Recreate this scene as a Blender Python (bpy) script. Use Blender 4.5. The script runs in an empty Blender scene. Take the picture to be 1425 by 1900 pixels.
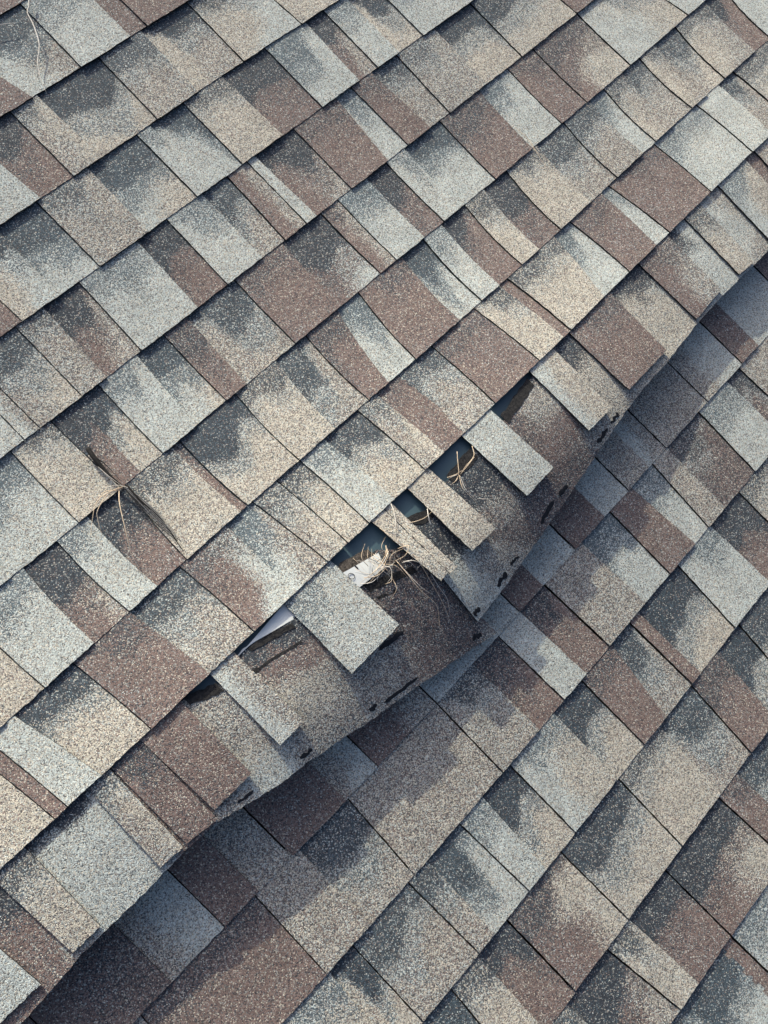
import bpy, math, random
import numpy as np
from mathutils import Matrix, Vector, Quaternion

# ------------------------------------------------------------------ camera, light, exposure
W_PX, H_PX = 1425.0, 1900.0
F_PX = 1427.0
DIST = 1.25                    # metres from the lens to the roof along the view axis
PITCH = math.radians(24)       # roof pitch
SUN_EL = math.radians(19)      # sun above the plane of the roof
SUN_ENERGY, SKY_STRENGTH, EXPOSURE = 3.3, 0.15, 0.42

C = bpy.context.scene.collection
scene = bpy.context.scene

# roof frame: x = down the slope, y = along the courses, z = out of the roof
_vx = np.array([0.716, -0.698, 0.0]); _vx /= np.linalg.norm(_vx)
_vp = np.array([0.698, 0.716]) / np.hypot(0.698, 0.716) * 4491.0
_vy = np.array([_vp[0], _vp[1], -F_PX]); _vy /= np.linalg.norm(_vy)
_vz = np.cross(_vx, _vy)
CAM_R = np.array([_vx, _vy, _vz])          # columns = camera axes in roof coords
CAM_P = -(CAM_R @ np.array([0, 0, -DIST]))  # the view axis meets the roof at its origin
RW = np.array(Matrix.Rotation(PITCH, 3, 'Y'))
ROOF = Matrix.Rotation(PITCH, 4, 'Y')

cam = bpy.data.cameras.new('camera')
cam.sensor_fit = 'HORIZONTAL'; cam.sensor_width = 36.0; cam.lens = 36.0 * F_PX / W_PX
cam.clip_start = 0.02; cam.clip_end = 500
cam_o = bpy.data.objects.new('camera', cam); C.objects.link(cam_o)
_m = Matrix(((RW @ CAM_R).tolist())).to_4x4()
_m.translation = Vector((RW @ CAM_P).tolist())
cam_o.matrix_world = _m
scene.camera = cam_o

_l = np.array([0.95, -0.31, 0.0]); _l /= np.linalg.norm(_l)
_l = _l * math.cos(SUN_EL); _l[2] = -math.sin(SUN_EL)
LIGHT = RW @ _l
sun = bpy.data.lights.new('sun', 'SUN'); sun.energy = SUN_ENERGY; sun.angle = math.radians(0.8)
sun.color = (1.0, 0.955, 0.80)
sun_o = bpy.data.objects.new('sun', sun); C.objects.link(sun_o)
sun_o.rotation_euler = Vector(LIGHT.tolist()).to_track_quat('-Z', 'Y').to_euler()
sun_o.location = (-3, 0, 4)

world = bpy.data.worlds.new("World"); scene.world = world; world.use_nodes = True
nt = world.node_tree
bg = nt.nodes['Background']
sky = nt.nodes.new('ShaderNodeTexSky'); sky.sky_type = 'NISHITA'; sky.sun_disc = False; sky.dust_density = 10.0; sky.ozone_density = 5.2; sky.air_density = 0.9
sky.sun_elevation = math.asin(-LIGHT[2]); sky.sun_rotation = math.atan2(-LIGHT[0], -LIGHT[1])
nt.links.new(sky.outputs[0], bg.inputs[0]); bg.inputs[1].default_value = SKY_STRENGTH
scene.view_settings.view_transform = 'Standard'; scene.view_settings.look = 'None'
scene.view_settings.exposure = EXPOSURE; scene.view_settings.gamma = 1

# ------------------------------------------------------------------ geometry helpers
rng = np.random.default_rng(7)
_perm = rng.random(4096)

def noise1(x, seed=0):
    x = np.asarray(x, float) + seed * 17.31
    i = np.floor(x).astype(int); f = x - i; f = f * f * (3 - 2 * f)
    a = _perm[(i + seed * 131) % 4096]; b = _perm[(i + 1 + seed * 131) % 4096]
    return a + (b - a) * f

def noise2(x, y, seed=0):
    i = np.floor(x).astype(int); j = np.floor(y).astype(int)
    fx = x - i; fy = y - j; fx = fx * fx * (3 - 2 * fx); fy = fy * fy * (3 - 2 * fy)
    def h(a, b): return _perm[(a * 73 + b * 911 + seed * 131) % 4096]
    top = h(i, j) + (h(i + 1, j) - h(i, j)) * fx
    bot = h(i, j + 1) + (h(i + 1, j + 1) - h(i, j + 1)) * fx
    return top + (bot - top) * fy

def smooth(a, b, x):
    t = np.clip((x - a) / (b - a), 0, 1); return t * t * (3 - 2 * t)

def hit(px, py, hf, lift=0.0):
    """Point of the surface z = hf(x, y) that stands at a given bearing from the photographer."""
    px = np.asarray(px, float); py = np.asarray(py, float)
    d = np.stack([px - W_PX / 2, -(py - H_PX / 2), np.full(px.shape, -F_PX)], -1) @ CAM_R.T
    z = np.zeros(px.shape)
    for _ in range(14):
        k = (z - CAM_P[2]) / d[..., 2]
        x = CAM_P[0] + d[..., 0] * k; y = CAM_P[1] + d[..., 1] * k
        z = hf(x, y) + lift
    return np.stack([x, y, z], -1)

flat = lambda x, y: np.zeros(np.shape(x))

# --- the buckled part of the roof: it swells towards the torn course
_g = hit(np.array([203., 611., 1058., 1318.]), np.array([1428., 1041., 618., 358.]), lambda x, y: np.full(np.shape(x), 0.065))
_gfit = np.polyfit(_g[:, 1], _g[:, 0], 1)
_ss = np.linspace(-0.8, 0.5, 1301)
_slope = np.interp(_ss, [-0.8, -0.55, -0.36, -0.14, -0.02, 0.055, 0.13, 0.20, 0.5], [0, 0, 0.07, 0.175, 0.155, 0.04, -0.17, -0.29, -0.29])
_prof = np.cumsum(_slope) * (_ss[1] - _ss[0])
BULGE = 1.15
_prof_e = np.cumsum(np.maximum(_slope, 0.0)) * (_ss[1] - _ss[0])   # away from the tear the edge droops less
_dr = hit(np.array([330., 560., 1120., 1270.]), np.array([1500., 1330., 800., 650.]), lambda x, y: np.full(np.shape(x), 0.065))[:, 1]
def droop(y): return smooth(_dr[0], _dr[1], y) * (1 - smooth(_dr[2], _dr[3], y))
def bulge(x, y):
    s = x - np.polyval(_gfit, y)
    k = BULGE * (0.94 + 0.12 * noise1(y * 2.2 + 40, 3)) * (1 - .55 * smooth(_dr[2] - .05, _dr[3] + .15, y) - .34 * (1 - smooth(_dr[0] - .2, _dr[1], y)))
    und = 0.0022 * (noise2(x * 5 + 50, y * 5 + 50, 5) - 0.5) * 2
    d = droop(y)
    return (np.interp(s, _ss, _prof) * d + np.interp(s, _ss, _prof_e) * (1 - d)) * k + und
_prof_t = np.cumsum(np.maximum(_slope, -0.02)) * (_ss[1] - _ss[0])
def stiff(x, y):
    # extra height of the tabs, which stay straight where the backing bends down
    s = x - np.polyval(_gfit, y)
    return np.interp(s, _ss, _prof_t - _prof) * droop(y)
def lower(x, y):
    return 0.003 * (noise2(x * 4 + 70, y * 4 + 70, 9) - 0.5) * 2

def link_mesh(name, V, F, mats, fm=None, parent=None, smooth_mask=None, W=None):
    me = bpy.data.meshes.new(name)
    me.from_pydata([tuple(v) for v in V], [], F)
    for m in mats: me.materials.append(m)
    if fm is not None: me.polygons.foreach_set('material_index', np.asarray(fm, dtype=np.int32))
    if smooth_mask is not None: me.polygons.foreach_set('use_smooth', np.asarray(smooth_mask, dtype=bool))
    if W is not None:
        at = me.attributes.new('granules', 'FLOAT_COLOR', 'POINT')
        W = np.asarray(W, dtype=np.float32); at.data.foreach_set('color', np.ascontiguousarray(W[:, :4]).ravel())
        a2 = me.attributes.new('slate', 'FLOAT', 'POINT'); a2.data.foreach_set('value', np.ascontiguousarray(W[:, 4]))
    me.update()
    o = bpy.data.objects.new(name, me); C.objects.link(o)
    if parent: o.parent = parent
    return o

def thing(name, label, cat, at, group=None):
    o = bpy.data.objects.new(name, None); C.objects.link(o)
    o.empty_display_size = 0.02
    m = ROOF.copy(); m.translation = ROOF @ Vector([float(q) for q in at])
    o.matrix_world = m
    o['label'] = label; o['category'] = cat
    if group: o['group'] = group
    o['_o'] = [float(q) for q in at]
    return o

def slab(P, thick, wts=None, gran=0, edge=1):
    """Closed slab under an (n, m, 3) top grid; top faces slot 0, cut edges and underside slot 1."""
    n, m = P.shape[:2]
    V = [P.reshape(-1, 3)]; F = []; fm = []; sm = []
    idx = lambda i, j: i * m + j
    for i in range(n - 1):
        for j in range(m - 1):
            F.append((idx(i, j), idx(i + 1, j), idx(i + 1, j + 1), idx(i, j + 1))); fm.append(0); sm.append(True)
    ring = [(i, 0) for i in range(n)] + [(n - 1, j) for j in range(1, m)] + [(i, m - 1) for i in range(n - 2, -1, -1)] + [(0, j) for j in range(m - 2, 0, -1)]
    R = np.array([P[i, j] for i, j in ring]); k = len(ring)
    thr = np.broadcast_to(np.asarray(thick, float), P.shape[:2])
    th = np.array([thr[i, j] for i, j in ring])[:, None] * np.array([0, 0, 1.0])
    base = n * m
    V += [R, R - th]
    for q in range(k):
        r = (q + 1) % k
        F.append((base + q, base + k + q, base + k + r, base + r)); fm.append(1); sm.append(False)
    b2 = base + 2 * k
    Pb = P.copy(); Pb[..., 2] -= thr
    V.append(Pb.reshape(-1, 3))
    for i in range(n - 1):
        for j in range(m - 1):
            F.append((b2 + idx(i, j), b2 + idx(i, j + 1), b2 + idx(i + 1, j + 1), b2 + idx(i + 1, j))); fm.append(1); sm.append(True)
    V = np.concatenate(V)
    Wt = None
    if wts is not None:
        w = wts.reshape(-1, 5); wr = np.array([wts[i, j] for i, j in ring])
        Wt = np.concatenate([w, wr, wr, w])
    # outward orientation: flip if the first top face looks into the roof
    a, b, c = V[F[0][0]], V[F[0][1]], V[F[0][2]]
    if np.cross(b - a, c - a)[2] < 0: F = [f[::-1] for f in F]
    return V, F, fm, sm, Wt

# ------------------------------------------------------------------ materials
def new_mat(name):
    m = bpy.data.materials.new(name); m.use_nodes = True
    t = m.node_tree; b = t.nodes['Principled BSDF']
    return m, t, b

GR = dict(dark=(0.029, 0.036, 0.044), brown=(0.180, 0.123, 0.102), cream=(0.525, 0.473, 0.365), pale=(0.452, 0.490, 0.448), grey=(0.213, 0.207, 0.187), slate=(0.052, 0.083, 0.100))

def granule_material():
    m, t, b = new_mat('mineral_granules'); N = t.nodes; L = t.links
    tc = N.new('ShaderNodeTexCoord')
    at = N.new('ShaderNodeAttribute'); at.attribute_name = 'granules'
    vo = N.new('ShaderNodeTexVoronoi'); vo.inputs['Scale'].default_value = 690; vo.inputs['Randomness'].default_value = 1
    L.new(tc.outputs['Object'], vo.inputs['Vector'])
    sc = N.new('ShaderNodeSeparateColor'); L.new(vo.outputs['Color'], sc.inputs[0])
    sa = N.new('ShaderNodeSeparateColor'); L.new(at.outputs['Color'], sa.inputs[0])
    # clumping: a mid-scale noise shifts which granules are drawn
    nz = N.new('ShaderNodeTexNoise'); nz.inputs['Scale'].default_value = 230; nz.inputs['Detail'].default_value = 2
    L.new(tc.outputs['Object'], nz.inputs['Vector'])
    def math_(op, a, bb, clamp=False):
        n = N.new('ShaderNodeMath'); n.operation = op; n.use_clamp = clamp
        for k, v in enumerate((a, bb)):
            if v is None: continue
            if hasattr(v, 'is_output'): L.new(v, n.inputs[k])
            else: n.inputs[k].default_value = v
        return n.outputs[0]
    r = sc.outputs[0]
    sh = math_('MULTIPLY', math_('SUBTRACT', nz.outputs['Fac'], 0.5), 0.36)
    r = math_('ADD', r, sh)
    c1 = sa.outputs[0]; c2 = math_('ADD', c1, sa.outputs[1]); c3 = math_('ADD', c2, sa.outputs[2]); c4 = math_('ADD', c3, at.outputs['Alpha'])
    def rgb(c):
        n = N.new('ShaderNodeRGB'); n.outputs[0].default_value = (*c, 1); return n.outputs[0]
    def mix(f, a, bb, mode='MIX'):
        n = N.new('ShaderNodeMix'); n.data_type = 'RGBA'; n.blend_type = mode
        for s, v in ((n.inputs[0], f), (n.inputs[6], a), (n.inputs[7], bb)):
            if hasattr(v, 'is_output'): L.new(v, s)
            else: s.default_value = v
        return n.outputs[2]
    # order: dark | brown | grey(rest) | cream | pale  -> thresholds: dark, +brown, +cream, +pale, rest grey
    col = rgb(GR['grey'])
    col = mix(math_('LESS_THAN', r, c4), col, rgb(GR['pale']))
    col = mix(math_('LESS_THAN', r, c3), col, rgb(GR['cream']))
    col = mix(math_('LESS_THAN', r, c2), col, rgb(GR['brown']))
    col = mix(math_('LESS_THAN', r, c1), col, rgb(GR['dark']))
    as_ = N.new('ShaderNodeAttribute'); as_.attribute_name = 'slate'
    col = mix(math_('LESS_THAN', sc.outputs[2], as_.outputs['Fac']), col, rgb(GR['slate']))
    # part of each granule's colour is the dust and fines of the whole blend around it
    rest = math_('SUBTRACT', 1.0, c4, True)
    avg = None
    for wt, nm in ((sa.outputs[0], 'dark'), (sa.outputs[1], 'brown'), (sa.outputs[2], 'cream'), (at.outputs['Alpha'], 'pale'), (rest, 'grey')):
        h = N.new('ShaderNodeVectorMath'); h.operation = 'SCALE'; h.inputs[0].default_value = GR[nm]; L.new(wt, h.inputs['Scale'])
        if avg is None: avg = h.outputs[0]
        else:
            a2 = N.new('ShaderNodeVectorMath'); a2.operation = 'ADD'; L.new(avg, a2.inputs[0]); L.new(h.outputs[0], a2.inputs[1]); avg = a2.outputs[0]
    col = mix(0.20, col, avg)
    # every granule a little lighter or darker, some black gaps between them
    v = math_('ADD', math_('MULTIPLY', sc.outputs[1], 0.7), 0.65)
    n2 = N.new('ShaderNodeTexNoise'); n2.inputs['Scale'].default_value = 24; n2.inputs['Detail'].default_value = 4
    L.new(tc.outputs['Object'], n2.inputs['Vector'])
    v = math_('MULTIPLY', v, math_('ADD', math_('MULTIPLY', n2.outputs['Fac'], 0.5), 0.75))
    hs = N.new('ShaderNodeVectorMath'); hs.operation = 'SCALE'; L.new(col, hs.inputs[0]); L.new(v, hs.inputs['Scale'])
    L.new(hs.outputs[0], b.inputs['Base Color'])
    b.inputs['Roughness'].default_value = 0.85
    b.inputs['Specular IOR Level'].default_value = 0.35
    inv = math_('SUBTRACT', 1.0, math_('MULTIPLY', vo.outputs['Distance'], 1.0))
    hgt = math_('ADD', inv, math_('MULTIPLY', sc.outputs[2], 0.8))
    hgt = math_('ADD', hgt, math_('MULTIPLY', nz.outputs['Fac'], 1.6))
    bp = N.new('ShaderNodeBump'); bp.inputs['Strength'].default_value = 0.55; bp.inputs['Distance'].default_value = 0.0011
    L.new(hgt, bp.inputs['Height']); L.new(bp.outputs[0], b.inputs['Normal'])
    return m

def rough_material(name, col, col2, scale, rough=0.8, bump=0.4, dist=0.001, spec=0.3):
    m, t, b = new_mat(name); N = t.nodes; L = t.links
    tc = N.new('ShaderNodeTexCoord')
    nz = N.new('ShaderNodeTexNoise'); nz.inputs['Scale'].default_value = scale; nz.inputs['Detail'].default_value = 6; nz.inputs['Roughness'].default_value = 0.65
    L.new(tc.outputs['Object'], nz.inputs['Vector'])
    cr = N.new('ShaderNodeValToRGB'); cr.color_ramp.elements[0].position = 0.32; cr.color_ramp.elements[1].position = 0.7
    cr.color_ramp.elements[0].color = (*col, 1); cr.color_ramp.elements[1].color = (*col2, 1)
    L.new(nz.outputs['Fac'], cr.inputs[0]); L.new(cr.outputs[0], b.inputs['Base Color'])
    b.inputs['Roughness'].default_value = rough; b.inputs['Specular IOR Level'].default_value = spec
    bp = N.new('ShaderNodeBump'); bp.inputs['Strength'].default_value = bump; bp.inputs['Distance'].default_value = dist
    L.new(nz.outputs['Fac'], bp.inputs['Height']); L.new(bp.outputs[0], b.inputs['Normal'])
    return m

M_GRAN = granule_material()
M_EDGE = rough_material('asphalt_cut_edge', (0.012, 0.012, 0.013), (0.035, 0.033, 0.03), 300, 0.8, 0.8)
M_TAR = rough_material('black_sealant', (0.006, 0.006, 0.007), (0.02, 0.02, 0.022), 160, 0.55, 0.6)
M_MEMB = rough_material('underlayment', (0.060, 0.104, 0.118), (0.070, 0.118, 0.132), 25, 0.42, 0.15, 0.002, 0.45)
M_DECK = rough_material('deck_board', (0.05, 0.04, 0.03), (0.10, 0.08, 0.055), 30, 0.9)
M_FELT = rough_material('torn_asphalt_mat', (0.006, 0.006, 0.007), (0.045, 0.042, 0.038), 260, 0.95, 1.0, 0.002)
M_FIBRE = rough_material('splintered_mat', (0.01, 0.009, 0.008), (0.17, 0.14, 0.11), 260, 0.95, 1.0, 0.002)
M_PAPER = rough_material('white_release_film', (0.60, 0.61, 0.57), (0.70, 0.71, 0.66), 20, 0.45, 0.1)
M_INK = rough_material('black_ink', (0.01, 0.01, 0.012), (0.02, 0.02, 0.02), 50, 0.5, 0.0)
M_STRAW = rough_material('dry_straw', (0.56, 0.41, 0.26), (0.84, 0.68, 0.48), 90, 0.6, 0.2)
M_PALE_STRAW = rough_material('bleached_straw', (0.62, 0.54, 0.42), (0.85, 0.80, 0.70), 90, 0.5, 0.2)
M_GREY = rough_material('grey_fibre', (0.12, 0.115, 0.105), (0.30, 0.29, 0.27), 90, 0.8)
M_ROOT = rough_material('dark_rootlet', (0.006, 0.006, 0.006), (0.022, 0.019, 0.016), 200, 0.9, 0.8)

# granule blends: share of dark, brown, cream, pale (the rest is mid grey)
BLEND = dict(P=(.06, .03, .19, .54), T=(.09, .13, .50, .10), B=(.16, .63, .06, .02), G=(.19, .20, .26, .15), K=(.42, .36, .05, .03), D=(.80, .04, .02, .03), U=(.22, .02, .05, .42))
BLEND = {k: np.array(v) for k, v in BLEND.items()}

def weights(S, T, code, seed):
    """code: letters left>right of the tab, digit = strength of the printed shadow band under the course above."""
    lev = int(code[-1]) if code[-1].isdigit() else 0
    cc = code.rstrip('0123').split('>')
    a = BLEND[cc[0]]; b = BLEND[cc[-1]]
    sp = np.clip(S + 0.5 * (noise2(S * 2 + seed, T * 3, seed) - .5), 0, 1)
    g = smooth(0.25, 0.75, sp)[..., None] if len(cc) > 1 else np.zeros(S.shape)[..., None]
    w = a * (1 - g) + b * g
    # drifting tint inside the blend
    tn = (noise2(S * 1.7 + seed * 3, T * 1.7 + seed, seed + 5) - .5)[..., None]
    sl = np.zeros(S.shape)[..., None]
    w = w + tn * np.array([-.05, .08, .10, -.10]); w = np.clip(w, 0.01, 1)
    if lev:
        depth, st = [(0, 0), (.24, .6), (.34, .9), (.43, 1.0)][lev]
        e = depth * (0.55 + 0.8 * noise1(S * 2.3 + seed, seed)) + .03 * (noise1(S * 9, seed + 1) - .5) + 0.03
        if seed % 3 == 0:   # band stops short of one side
            cut = 0.55 + 0.3 * _perm[seed % 4096]
            ss = S if seed % 2 else 1 - S
            e = e * (1 - 0.75 * smooth(cut - .1, cut + .12, ss))
        T2 = T + .10 * (noise2(S * 4 + seed, T * 4 + seed, seed + 3) - .5)
        mk = (st * (1 - smooth(e - .07, e + .045, T2)))[..., None]
        dk = BLEND['U'] if (cc[0] == 'P' and lev < 3) else (BLEND['D'] * .8 + BLEND['U'] * .2 if cc[0] in 'PG' else BLEND['D'])
        if cc[0] in 'B' and lev < 3: dk = BLEND['K'] * .6 + BLEND['D'] * .4
        e2 = e * (1.25 + .5 * noise1(S * 2.9 + seed, seed + 9)) + .04
        m2 = (.6 * st * (1 - smooth(e2 - .12, e2 + .08, T)))[..., None]
        sl = np.maximum(m2 * (.8 if cc[0] == 'P' else .45 if cc[0] in 'GT' else .1), mk * ((.7 if lev < 3 and cc[0] == 'P' else .3) if cc[0] in 'PGT' else .12))
        w = w * (1 - m2) + (BLEND['U'] if cc[0] != 'B' else BLEND['K']) * m2
        w = w * (1 - mk) + dk * mk
    s = w.sum(-1, keepdims=True)
    return np.concatenate([np.where(s > 1, w / s, w), sl], -1)

# ------------------------------------------------------------------ courses: butt lines
def line(pts, deg=4):
    """A butt line: smooth curve through surveyed points, straight beyond its ends."""
    p = np.array(pts, float); mid = (p[0, 0] + p[-1, 0]) / 2; hw = (p[-1, 0] - p[0, 0]) / 2
    wt = np.ones(len(p)); wt[0] = wt[-1] = .5
    c = np.polyfit((p[:, 0] - mid) / hw, p[:, 1], min(deg, len(p) - 2), w=wt); dc = np.polyder(c)
    def f(x):
        x = np.asarray(x, float); q = (x - mid) / hw; qc = np.clip(q, -1, 1)
        return np.polyval(c, qc) + np.polyval(dc, qc) * (q - qc)
    return f
def shift(f, dx, dy): return lambda x: f(np.asarray(x, float) - dx) + dy

LT = line([(-200, 143), (0, 26), (48, 0), (250, -118)])
LTT = shift(LT, -105, -102)
LA = line([(-200, 330), (0, 215), (67, 178), (151, 123), (182, 105), (274, 46), (352, 0), (600, -150)])
LB = line([(-200, 530), (0, 414), (70, 374), (137, 323), (253, 251), (337, 191), (453, 110), (491, 89), (562, 40), (632, 0), (850, -138)])
LC = line([(-200, 765), (0, 625), (44, 592), (144, 528), (186, 489), (309, 409), (368, 361), (418, 332), (453, 300), (544, 239), (600, 193), (651, 163), (702, 121), (734, 105), (788, 63), (870, 5), (880, 0), (1100, -150)])
LD = line([(-200, 1000), (0, 849), (46, 812), (93, 782), (153, 733), (182, 716), (263, 648), (303, 623), (367, 569), (433, 520), (470, 490), (530, 441), (593, 400), (655, 342), (716, 305), (760, 263), (816, 226), (837, 204), (942, 130), (988, 93), (1070, 22), (1097, 0), (1300, -155)], 5)
LE = line([(-200, 1240), (0, 1085), (44, 1053), (105, 1008), (151, 962), (228, 905), (305, 836), (333, 815), (421, 741), (460, 708), (513, 670), (565, 625), (632, 565), (663, 548), (709, 506), (734, 484), (783, 439), (860, 382), (920, 327), (941, 314), (992, 274), (1042, 229), (1090, 188), (1118, 170), (1171, 118), (1251, 51), (1307, 0), (1500, -160)], 6)
LF = line([(-200, 1512), (0, 1350), (25, 1330), (84, 1272), (135, 1232), (175, 1187), (242, 1130), (291, 1087), (333, 1060), (347, 1036), (414, 975), (463, 936), (556, 848), (597, 818), (663, 765), (723, 702), (772, 659), (804, 644), (853, 592), (881, 574), (944, 517), (1000, 460), (1041, 422), (1143, 330), (1218, 264), (1286, 198), (1346, 143), (1425, 75), (1600, -75)], 7)
LG = line([(-250, 1830), (0, 1612), (46, 1575), (102, 1516), (126, 1493), (161, 1463), (203, 1428), (261, 1373), (281, 1348), (389, 1250), (428, 1214), (472, 1166), (527, 1120), (611, 1041), (685, 966), (758, 909), (790, 867), (856, 811), (920, 742), (983, 689), (1002, 664), (1058, 618), (1125, 548), (1167, 502), (1241, 432), (1318, 357), (1399, 279), (1425, 254), (1600, 82)], 9)
L1 = line([(100, 2060), (263, 1884), (316, 1821), (368, 1772), (418, 1714), (474, 1667), (544, 1585), (646, 1485), (702, 1415), (811, 1301), (881, 1234), (928, 1178), (964, 1134), (1011, 1087), (1069, 1012), (1132, 952), (1167, 910), (1237, 829), (1314, 742), (1378, 674), (1425, 625), (1650, 380)], 5)
L0 = shift(L1, -122, -121)
L2 = line([(380, 2065), (530, 1891), (607, 1800), (653, 1754), (695, 1709), (758, 1642), (772, 1618), (853, 1532), (892, 1481), (948, 1418), (1048, 1296), (1132, 1197), (1169, 1155), (1244, 1063), (1316, 978), (1371, 913), (1402, 872), (1425, 846), (1650, 580)], 3)
L3 = line([(620, 2100), (786, 1888), (835, 1838), (890, 1766), (943, 1709), (983, 1650), (1041, 1584), (1069, 1540), (1148, 1447), (1199, 1377), (1286, 1268), (1367, 1159), (1425, 1088), (1650, 805)], 3)
L4 = line([(860, 2120), (1027, 1898), (1069, 1836), (1127, 1763), (1167, 1702), (1234, 1618), (1269, 1562), (1334, 1479), (1395, 1400), (1425, 1354), (1650, 1060)], 3)
L5 = line([(1090, 2130), (1248, 1900), (1293, 1826), (1358, 1737), (1425, 1640), (1650, 1330)], 3)
L6 = shift(L5, 132, 128)

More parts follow.
